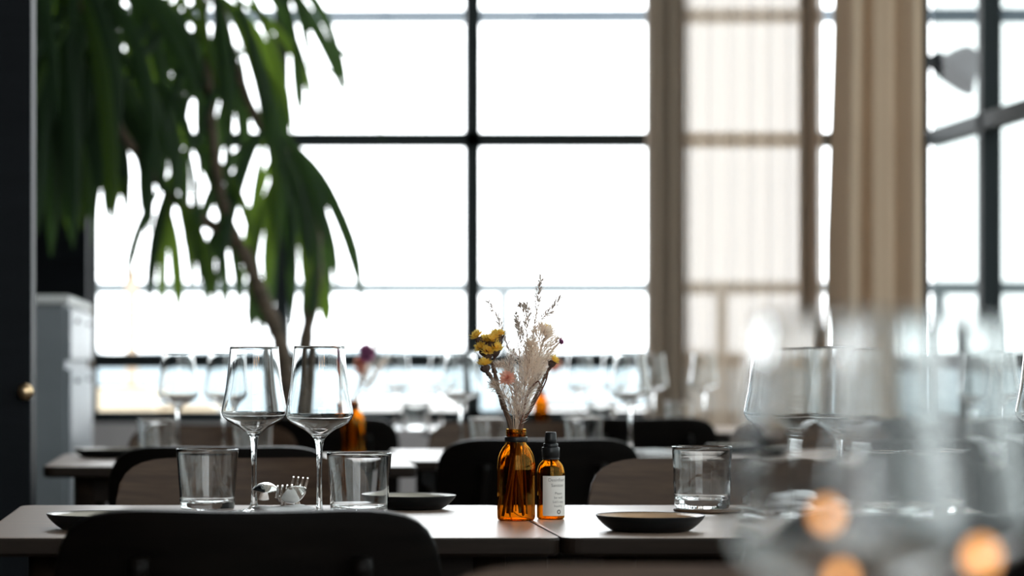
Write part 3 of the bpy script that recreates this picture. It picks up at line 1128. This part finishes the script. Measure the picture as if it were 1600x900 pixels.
def statice(label, path, heads, dy, rad=0.0019, husk=True):
    """heads: (u, v, size_px, from_t)"""
    sp_ = stem_path(path, dy)
    r = empty('statice_sprig', tuple(sp_[0]))
    inv = -sp_[0]
    bm = bmesh.new()
    n = len(sp_)
    tube_bm(bm, [p + inv for p in sp_], [rad * (1.15 - 0.3 * i / n) for i in range(n)], 7)
    # winged stem edges
    for i in range(n // 2, n - 1):
        w = Vector((rad * FR.uniform(1.2, 2.0), 0, 0))
        p, q = sp_[i] + inv, sp_[i + 1] + inv
        bm.faces.new([bm.verts.new(p - w), bm.verts.new(p + w), bm.verts.new(q + w * 0.8), bm.verts.new(q - w * 0.8)])
    bm_obj('stem', bm, 'statice_stem', r, True, False)
    for (u, v, sz, fu, fv) in heads:
        ddy = dy + FR.uniform(-0.008, 0.004)
        c = bq(u, v, ddy) + inv
        f0 = bq(fu, fv, dy) + inv
        bm = bmesh.new()
        tube_bm(bm, [f0, f0.lerp(c, 0.5) + Vector((0, 0, -0.001)), c], [rad * 0.8, rad * 0.9, rad], 6)
        calyx(bm, f0.lerp(c, 0.25), c, rad * 0.9, sz / 1184 * 0.42)
        bm_obj('calyx', bm, 'statice_calyx', r, False, False)
        bm = bmesh.new()
        dirv = (c - f0).normalized() + Vector((FR.uniform(-0.5, 0.5), -0.35, FR.uniform(0.0, 0.4)))
        floret(bm, c, dirv, sz / 1184 * 0.78)
        floret(bm, c + dirv.normalized() * 0.001, dirv + Vector((0.3, 0, 0.1)), sz / 1184 * 0.62)
        bm_obj('floret', bm, 'yellow_petal', r, False, False)
    return tag(r, label, 'dried flower')


statice('yellow statice sprig with the thick flower cluster at left', [(797, 668), (788, 640), (779, 608), (772, 578), (769, 566)],
        [(747, 527, 18, 764, 560), (758, 535, 20, 766, 558), (752, 544, 16, 764, 562), (776, 528, 21, 772, 556), (768, 533, 18, 769, 556), (775, 545, 17, 772, 562), (762, 550, 17, 766, 564), (781, 523, 14, 775, 556)], -0.012, 0.0022)
statice('low yellow statice sprig leaning furthest left', [(799, 668), (791, 642), (778, 610), (766, 588), (760, 578)],
        [(757, 571, 19, 762, 586)], -0.02, 0.0021)
statice('yellow statice sprig leaning right among the plumes', [(814, 668), (832, 630), (845, 602), (856, 580), (861, 572)],
        [(864, 564, 14, 858, 578)], -0.004, 0.0017)
statice('small yellow statice tip high in the plumes', [(811, 668), (826, 610), (842, 555), (851, 528)],
        [(855, 515, 14, 851, 530), (858, 521, 12, 851, 532)], 0.012, 0.0011)


def hair_bm(bm, p, d, l, w):
    s = d.cross(Vector((FR.uniform(-0.3, 0.3), 1, FR.uniform(-0.3, 0.3)))).normalized() * w
    m = p + d * l * 0.5 + Vector((0, 0, -0.06 * l))
    t = p + d * l
    v = [bm.verts.new(p - s), bm.verts.new(p + s), bm.verts.new(m + s * 0.8), bm.verts.new(t), bm.verts.new(m - s * 0.8)]
    bm.faces.new(v)


def spikelet(bm, p, d, l, w):
    s = d.orthogonal().normalized()
    s = (s * math.cos(FR.uniform(0, PI)) + d.cross(s) * math.sin(FR.uniform(0, PI))).normalized() * w
    q = d.cross(s).normalized() * w
    m = p + d * l * 0.4
    t = p + d * l
    a, e = bm.verts.new(p), bm.verts.new(t)
    r_ = [bm.verts.new(m + x) for x in (s, q, -s, -q)]
    for k in range(4):
        bm.faces.new((a, r_[k], r_[(k + 1) % 4]))
        bm.faces.new((e, r_[(k + 1) % 4], r_[k]))


def plume(label, path, t0, width, n_spk, n_hair, dy, hair='grass_hair', name='dried_grass', stem_r=0.0006, bushy=False, hair_len=(0.006, 0.013), stem_mat='grass_stem', branches=()):
    sp_ = stem_path(path, dy)
    o0 = sp_[0]
    r = empty(name, tuple(o0))
    P = [p - o0 for p in sp_]
    n = len(P)
    bm = bmesh.new()
    tube_bm(bm, P, [stem_r * (1.25 - 0.8 * i / n) for i in range(n)], 6)
    paths = [(P, t0)]
    for br in branches:
        bp = spline([bq(u, v, dy) - o0 for u, v in br], 5)
        tube_bm(bm, bp, [stem_r * 0.6 * (1 - 0.6 * i / len(bp)) for i in range(len(bp))], 5)
        paths.append((bp, 0.15))
    bm_obj('stem', bm, stem_mat, r, True, False)
    bs, bh = bmesh.new(), bmesh.new()
    for pth, tt0 in paths:
        m = len(pth)
        frac = 1.0 if pth is P else 0.5

        def pos(t):
            x = t * (m - 1)
            i = min(int(x), m - 2)
            return pth[i].lerp(pth[i + 1], x - i), (pth[i + 1] - pth[i]).normalized()
        for k in range(int(n_spk * frac)):
            t = tt0 + (1 - tt0) * (k + FR.random()) / int(n_spk * frac)
            p, d = pos(min(t, 0.999))
            env = math.sin(PI * min(1, max(0.05, ((t - tt0) / (1 - tt0)) * 0.9 + 0.1))) ** 0.5
            a = FR.uniform(0, 2 * PI)
            o = d.orthogonal().normalized()
            o = o * math.cos(a) + d.cross(o) * math.sin(a)
            dd = (d * FR.uniform(0.7, 1.1) + o * FR.uniform(0.35, 0.9)).normalized()
            base = p + o * width * env * FR.uniform(0.0, 0.6)
            spikelet(bs, base, dd, FR.uniform(0.0055, 0.0088), 0.00058)
            for q in range(2):
                hair_bm(bh, base, (dd + Vector((FR.uniform(-.4, .4), FR.uniform(-.4, .4), FR.uniform(-.2, .4)))).normalized(), FR.uniform(0.006, 0.011), 0.00017)
        for k in range(int(n_hair * frac * 1.5)):
            t = tt0 + (1 - tt0) * FR.random()
            p, d = pos(min(t, 0.999))
            env = math.sin(PI * min(1, max(0.02, ((t - tt0) / (1 - tt0)) * 0.92 + 0.08))) ** 0.6
            a = FR.uniform(0, 2 * PI)
            o = d.orthogonal().normalized()
            o = o * math.cos(a) + d.cross(o) * math.sin(a)
            dd = (d * FR.uniform(0.3, 1.0) + o * FR.uniform(0.5, 1.1) + Vector((0, 0, 0.1))).normalized()
            hair_bm(bh, p + o * width * env * FR.random() ** 0.7, dd, FR.uniform(*hair_len), 0.00020 if not bushy else 0.00028)
    if n_spk:
        bm_obj('seed_spikelets', bs, 'grass_spikelet', r, False, False)['kind'] = 'stuff'
    else:
        bs.free()
    bm_obj('plume_hairs', bh, hair, r, False, False)['kind'] = 'stuff'
    return tag(r, label, 'dried grass')


plume('tallest dried grass stalk rising above the bouquet', [(812, 668), (820, 600), (831, 540), (838, 490), (841, 460), (845, 433)], 0.42, 0.004, 130, 110, 0.008, branches=[[(838, 506), (852, 492), (862, 483), (873, 463)]])
plume('dried grass stalk arching to the left above yellow flowers', [(808, 668), (806, 620), (800, 566), (786, 520), (776, 495), (763, 471)], 0.45, 0.003, 80, 60, 0.006)
plume('dried grass stalk with twin tips left of the tallest', [(809, 668), (814, 610), (822, 550), (823, 510), (817, 482), (813, 476)], 0.40, 0.004, 110, 110, 0.014, branches=[[(822, 540), (812, 515), (806, 490)], [(822, 520), (826, 490), (822, 476)]])
plume('dried grass stalk in the middle of the bouquet', [(810, 668), (812, 610), (811, 560), (813, 520), (806, 502)], 0.36, 0.005, 120, 140, 0.0)
plume('feathery grass plume low at centre of the bouquet', [(806, 668), (806, 635), (802, 600), (796, 575), (803, 545)], 0.40, 0.007, 110, 260, -0.012, hair_len=(0.006, 0.014))
plume('feathery grass plume leaning left over the brown stems', [(803, 668), (800, 640), (790, 618), (778, 604), (768, 600)], 0.45, 0.006, 60, 230, -0.02, hair='pampas_hair', hair_len=(0.006, 0.014))
plume('short feathery plume reaching left at mid height', [(806, 668), (808, 625), (800, 585), (788, 569), (776, 570)], 0.55, 0.004, 50, 150, -0.016, hair='pampas_hair', hair_len=(0.005, 0.011))
plume('fluffy beige pampas plume at right of the bouquet', [(813, 668), (820, 625), (832, 585), (842, 555), (846, 525), (852, 512)], 0.50, 0.016, 60, 900, 0.004, hair='pampas_hair', name='pampas_plume', bushy=True, hair_len=(0.008, 0.018))
plume('fluffy beige pampas plume at the heart of the bouquet', [(810, 668), (816, 630), (822, 595), (828, 565), (832, 535)], 0.42, 0.013, 60, 700, -0.008, hair='pampas_hair', name='pampas_plume', bushy=True, hair_len=(0.007, 0.016))
plume('slim pale grass plume right of centre, lower half', [(812, 668), (818, 640), (826, 615), (836, 600), (842, 588)], 0.35, 0.005, 80, 200, -0.010, hair_len=(0.005, 0.011))
plume('pale grass plume fanning out towards the purple flower', [(812, 668), (824, 620), (840, 580), (856, 548), (874, 528)], 0.55, 0.007, 70, 300, 0.010, hair='pampas_hair', hair_len=(0.006, 0.013))
for label, path, dy in (('bare reddish stem leaning right out of the bottle', [(816, 668), (830, 640), (845, 612), (854, 592), (855, 580)], -0.014),
                        ('hooked reddish stem right of bouquet centre', [(813, 668), (819, 640), (826, 613), (834, 601), (841, 596), (844, 601)], -0.018)):
    sp_ = stem_path(path, dy)
    o = tube('bare_stem', [p - sp_[0] for p in sp_], [0.0013 - 0.0004 * i / len(sp_) for i in range(len(sp_))], 'red_stem', None, 7)
    o.location = sp_[0]
    tag(o, label, 'stem')

for label, path, c, size, pm, dv in (('peach dried flower at left of bouquet centre', [(806, 668), (804, 630), (797, 605)], (793, 592), 0.021, 'peach_petal', Vector((-0.2, -1, 0.3))),
                                     ('purple dried flower at right edge of bouquet', [(814, 668), (832, 610), (855, 560), (868, 542)], (874, 535), 0.0105, 'purple_petal', Vector((0.9, -0.5, 0.25)))):
    sp_ = stem_path(path + [c], -0.02 if pm == 'peach_petal' else 0.004)
    r = empty('dried_flower', tuple(sp_[0]))
    bm = bmesh.new()
    tube_bm(bm, [p - sp_[0] for p in sp_], 0.0008, 6)
    bm_obj('stem', bm, 'grass_stem', r, True, False)
    bm = bmesh.new()
    floret(bm, sp_[-1] - sp_[0], dv, size * 0.62, 14)
    floret(bm, sp_[-1] - sp_[0] + dv.normalized() * 0.002, dv + Vector((0.1, 0, 0.2)), size * 0.5, 12)
    bm_obj('petals', bm, pm, r, False, False)
    tag(r, label, 'dried flower')

# background amber bottles with bouquets
def far_vase(u, y, label, heads, fl_label):
    v = empty('flower_bottle', (ux(u, y), y, TZ))
    for ch in vb.children:
        c_ = ch.copy()
        COL.objects.link(c_)
        c_.parent = v
    tag(v, label, 'bottle', 'amber bottles used as vases')
    for i, (du, h, mat, sz) in enumerate(heads):
        dx = du / F * y
        r = empty('dried_flower', (ux(u, y), y + 0.003 * (i - 1), TZ + 0.006))
        pts = spline([(0.004 * (i - 1.5), 0, 0), (0.002 * (i - 1.5), 0, 0.1), (dx * 0.55, 0, 0.1 + (h - 0.1) * 0.5), (dx, 0, h)], 5)
        bm = bmesh.new()
        tube_bm(bm, pts, 0.0014, 6)
        bm_obj('stem', bm, 'grass_stem', r, True, False)
        bm = bmesh.new()
        for q in range(3 if mat != 'grass_hair' else 1):
            if mat == 'grass_hair':
                for k in range(260):
                    t = FR.random()
                    p = pts[-1].lerp(pts[8], t * 0.9)
                    a = FR.uniform(0, 2 * PI)
                    hair_bm(bm, p, Vector((math.cos(a) * 0.8, math.sin(a) * 0.8, FR.uniform(0, 1))).normalized(), FR.uniform(0.012, 0.03), 0.0004)
            else:
                floret(bm, pts[-1] + Vector((FR.uniform(-.008, .008), 0, FR.uniform(-.012, .006))), Vector((FR.uniform(-.5, .5), -1, 0.6)), sz, 14)
        bm_obj('petals', bm, mat, r, False, False)
        tag(r, fl_label[i], 'dried flower')
    return v


far_vase(552, 5.83, 'blurred amber bottle right of the sharp wine glasses', [(22, 0.22, 'purple_petal', 0.020), (36, 0.24, 'grass_hair', 0.02), (52, 0.21, 'grass_hair', 0.02), (14, 0.19, 'peach_petal', 0.018)],
         ['blurred magenta dried flower beside right sharp wine glass', 'blurred pale grass plume in background bouquet, left of two', 'blurred pale grass plume in background bouquet, right of two', 'blurred peach flower low in the background bouquet'])
far_vase(845, 8.15, 'far blurred amber bottle behind the dried flowers', [(22, 0.18, 'peach_petal', 0.022), (5, 0.2, 'grass_hair', 0.02)],
         ['far blurred peach flower right of the sharp bouquet', 'far blurred grass plume hidden behind the sharp bouquet'])

# ------------------------------------------------------------------ palm
PY = 8.85
palm = empty('potted_palm', (ux(458, PY), PY, 0))
tag(palm, 'tall potted palm with drooping green leaves by the window', 'plant')
PO = Vector((ux(458, PY), PY, 0))
lathe('pot', [(0, 0), (0.15, 0), (0.16, 0.01), (0.2, 0.36), (0.205, 0.38), (0.19, 0.38), (0.18, 0.34), (0, 0.34)], 'pot_grey', palm, 40)
lathe('soil', [(0, 0.345), (0.1, 0.345), (0.182, 0.341), (0.182, 0.335), (0, 0.335)], 'soil', palm, 32)
PR = random.Random(5)


def pp(u, v, dy=0.0):
    return at(u, v, PY + dy) - PO


for pth, r0, r1 in (([Vector((-0.01, 0, 0.34)), pp(452, 640), pp(440, 545), pp(412, 470), pp(375, 385), pp(320, 345), pp(262, 300), pp(190, 200)], 0.034, 0.014),
                    ([Vector((0.03, 0.02, 0.34)), pp(470, 640, 0.05), pp(478, 530, 0.08), pp(492, 440, 0.1), pp(486, 330, 0.1), pp(440, 235, 0.1), pp(405, 195, 0.05), pp(365, 90), pp(330, -60)], 0.030, 0.014),
                    ([pp(375, 385), pp(345, 300, -0.05), pp(330, 180, -0.05), pp(320, 40, -0.05), pp(300, -120, -0.05)], 0.018, 0.012),
                    ([pp(262, 300), pp(190, 205, -0.1), pp(140, 80, -0.1), pp(110, -90, -0.1)], 0.016, 0.012)):
    s_ = spline(pth, 5)
    bm = bmesh.new()
    tube_bm(bm, s_, [(r0 + (r1 - r0) * i / len(s_)) * (1 + 0.12 * math.sin(i * 2.1)) for i in range(len(s_))], 10)
    bm_obj('trunk', bm, 'palm_trunk', palm, True)


def leaf(p, ang, L, w, dep, droop, mat):
    """strap leaf: leaves the hub at angle ang (0 = straight down, + = to the right), then hangs"""
    n = 11
    d = Vector((math.sin(ang), dep, -math.cos(ang))).normalized()
    pos = Vector(p)
    bm = bmesh.new()
    prev = None
    for i in range(n + 1):
        t = i / n
        ww = w * (min(1, 0.10 + 2.2 * t)) * (1 if t < 0.72 else max(0.12, 1 - ((t - 0.72) / 0.28) ** 1.6))
        side = d.cross(Vector((0.25, 1, 0.1)))
        if side.length < 0.1:
            side = Vector((1, 0, 0))
        side.normalize()
        nrm = side.cross(d).normalized()
        row = [bm.verts.new(pos - side * ww / 2 + nrm * ww * 0.16), bm.verts.new(pos), bm.verts.new(pos + side * ww / 2 + nrm * ww * 0.16)]
        if prev:
            for k in range(2):
                bm.faces.new((prev[k], prev[k + 1], row[k + 1], row[k]))
        prev = row
        pos = pos + d * (L / n)
        if pos.x + PO.x < XL + 0.04:
            pos.x = XL + 0.04 - PO.x
            d = Vector((0.02, d.y, d.z)).normalized()
        d = (d + Vector((0, 0, -droop / n * (0.6 + 1.6 * t)))).normalized()
    bm_obj('leaf', bm, mat, palm, True, False)


# hubs: u, v, depth offset, number of leaves, (angle range deg, 0 = down), length range in px, width px
HUBS = [
    (120, -70, -0.15, 13, (-70, 80), (330, 480), 24), (100, 40, -0.2, 12, (-50, 70), (250, 370), 24), (150, 95, 0.0, 11, (-55, 65), (220, 310), 22),
    (85, 150, -0.1, 9, (-20, 45), (200, 265), 22), (180, 10, 0.1, 10, (-75, 70), (220, 320), 18), (215, -90, -0.1, 10, (-80, 70), (260, 380), 17),
    (318, -110, -0.05, 14, (-80, 80), (300, 440), 17), (335, -20, -0.1, 12, (-78, 78), (220, 330), 16), (372, 75, 0.0, 11, (-75, 66), (170, 280), 16),
    (420, 195, 0.05, 9, (-62, 62), (200, 300), 20), (446, 222, 0.08, 10, (-38, 50), (250, 330), 20), (262, 285, -0.05, 8, (-40, 45), (185, 240), 20), (300, 215, 0.0, 8, (-60, 60), (150, 240), 16),
    (240, 130, -0.1, 8, (-50, 60), (150, 250), 18), (350, 330, 0.0, 5, (-35, 45), (110, 190), 17), (405, 395, 0.05, 2, (-14, 10), (120, 160), 18), (490, 395, 0.1, 3, (-18, 22), (100, 145), 24), (432, -60, 0.1, 5, (5, 60), (200, 300), 13), (40, -120, -0.2, 7, (0, 60), (300, 420), 24),
]
s1 = 1 / F * PY
for (u, v, dy, n, (a0, a1), (l0, l1), wpx) in HUBS:
    for k in range(n):
        a = math.radians(a0 + (a1 - a0) * (k + PR.uniform(0.1, 0.9)) / n)
        mat = 'palm_leaf_light' if PR.random() < 0.22 else 'palm_leaf'
        L = PR.uniform(l0, l1) * s1 * (1 - 0.12 * abs(a))
        leaf(pp(u + PR.uniform(-8, 8), v + PR.uniform(-8, 8), dy), a, L, wpx * s1 * PR.uniform(0.75, 1.15), PR.uniform(-0.5, 0.5), PR.uniform(1.3, 2.2), mat)
for (u, v, a, L) in ((500, 235, 52, 230), (505, 260, 38, 200), (480, 90, 60, 180), (470, 40, 66, 150), (500, 300, 30, 180)):
    leaf(pp(u, v, 0.1), math.radians(a), L * s1, 7 * s1, 0.1, 0.9, 'palm_leaf')

# ------------------------------------------------------------------ curtains
def curtain(name, ua, ub, y, wave, mat, label, amp, left_edge=None):
    """wave(t) -> phase, depth amplitude, sideways overlap of the folds; folds run vertically"""
    x0, x1 = ux(ua, y), ux(ub, y)
    nx, nz = 420, 22
    bm = bmesh.new()
    rows = []
    for j in range(nz + 1):
        h = j / nz
        z = 0.03 + (5.08 - 0.03) * h
        xa = left_edge(z) if left_edge else 0
        row = []
        for i in range(nx + 1):
            t = i / nx
            ph, am, ov = wave(t)
            ph2 = ph + 0.35 * math.sin(2.2 * h + t * 7)
            yy = y + amp * am * math.sin(ph2) + 0.25 * amp * am * math.sin(2.3 * ph + 1)
            row.append(bm.verts.new((x0 + (x1 - x0) * t + xa * (1 - t) ** 5 + ov * math.cos(ph2), yy, z)))
        rows.append(row)
    for j in range(nz):
        for i in range(nx):
            bm.faces.new((rows[j][i], rows[j][i + 1], rows[j + 1][i + 1], rows[j + 1][i]))
    r = empty(name, (0, 0, 0))
    bm_obj('cloth', bm, mat, r, True, False)
    tag(r, label, 'curtain')
    return r


def wA(t):
    # tight overlapping folds in the first fifth, loose sheer middle, gather at the right end
    if t < 0.2:
        return 2 * PI * (t / 0.2) * 7, 1.0, 0.022
    if t < 0.91:
        k = max(0, 1 - (t - 0.2) / 0.06)
        return 2 * PI * (7 + (t - 0.2) / 0.71 * 6), 0.35 + 0.6 * k, 0.012 + 0.01 * k
    return 2 * PI * (13 + (t - 0.91) / 0.09 * 3), 0.9, 0.02


def heavy_left(z):
    return -0.036 * min(1, max(0, (2.25 - z) / 0.9))


curtain('sheer_curtain', 1016, 1277, 9.62, wA, 'curtain_cloth', 'sheer tan curtain hanging over the front window', 0.03)
curtain('heavy_curtain', 1299, 1450, 9.42, lambda t: (2 * PI * t * 3.5, 1.0, 0.02), 'curtain_dense', 'heavy gathered brown curtain in the window corner', 0.055, heavy_left)
rr_ = empty('curtain_rail', (0, 0, 0))
tag(rr_, 'dark rail carrying the curtains under the ceiling', 'rail')
tube('rail', [(ux(990, 9.6), 9.56, 5.12), (XR - 0.02, 9.56, 5.12)], 0.014, 'black_metal', rr_, 10)
for k in range(3):
    xk = ux(1000, 9.56) + k * 0.56
    tube('bracket', [(xk, 9.56, 5.12), (xk, 9.56, ZC)], 0.008, 'black_metal', rr_, 8)

# ------------------------------------------------------------------ lamps behind the camera (their warm glints show in glass and steel)
def pendant(x, y, z, label):
    r = empty('pendant_lamp', (x, y, z))
    tag(r, label, 'lamp', 'warm pendant lamps')
    lathe('shade', [(0.012, 0.16), (0.03, 0.155), (0.06, 0.12), (0.12, 0.02), (0.125, 0.0), (0.12, 0.0), (0.055, 0.11), (0.012, 0.14)], 'lamp_metal', r, 32)
    lathe('bulb', [(0, -0.045), (0.025, -0.038), (0.04, -0.012), (0.04, 0.012), (0.025, 0.04), (0.014, 0.07), (0, 0.075)], 'lamp_glow', r, 24)
    tube('cord', [(0, 0, 0.155), (0, 0, ZC - z)], 0.004, 'black_plastic', r, 6)
    return r


pendant(0.05, -0.6, 1.75, 'warm pendant lamp above the nearest table row, left one')
pendant(0.8, -0.6, 1.75, 'warm pendant lamp above the nearest table row, middle one')
pendant(1.6, -0.6, 1.75, 'warm pendant lamp above the nearest table row, right one')


# ------------------------------------------------------------------ added bulbs standing in for lamp reflections in the foreground glasses
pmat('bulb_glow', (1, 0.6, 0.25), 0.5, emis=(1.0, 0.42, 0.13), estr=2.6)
pmat('copper_wire', (0.6, 0.35, 0.2), 0.3, metal=1.0)
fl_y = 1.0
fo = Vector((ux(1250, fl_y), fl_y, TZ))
fs = empty('added_glint_bulbs', tuple(fo))
tag(fs, 'added string of warm bulbs standing in for lamp reflections in the foreground glasses', 'added glint bulbs')
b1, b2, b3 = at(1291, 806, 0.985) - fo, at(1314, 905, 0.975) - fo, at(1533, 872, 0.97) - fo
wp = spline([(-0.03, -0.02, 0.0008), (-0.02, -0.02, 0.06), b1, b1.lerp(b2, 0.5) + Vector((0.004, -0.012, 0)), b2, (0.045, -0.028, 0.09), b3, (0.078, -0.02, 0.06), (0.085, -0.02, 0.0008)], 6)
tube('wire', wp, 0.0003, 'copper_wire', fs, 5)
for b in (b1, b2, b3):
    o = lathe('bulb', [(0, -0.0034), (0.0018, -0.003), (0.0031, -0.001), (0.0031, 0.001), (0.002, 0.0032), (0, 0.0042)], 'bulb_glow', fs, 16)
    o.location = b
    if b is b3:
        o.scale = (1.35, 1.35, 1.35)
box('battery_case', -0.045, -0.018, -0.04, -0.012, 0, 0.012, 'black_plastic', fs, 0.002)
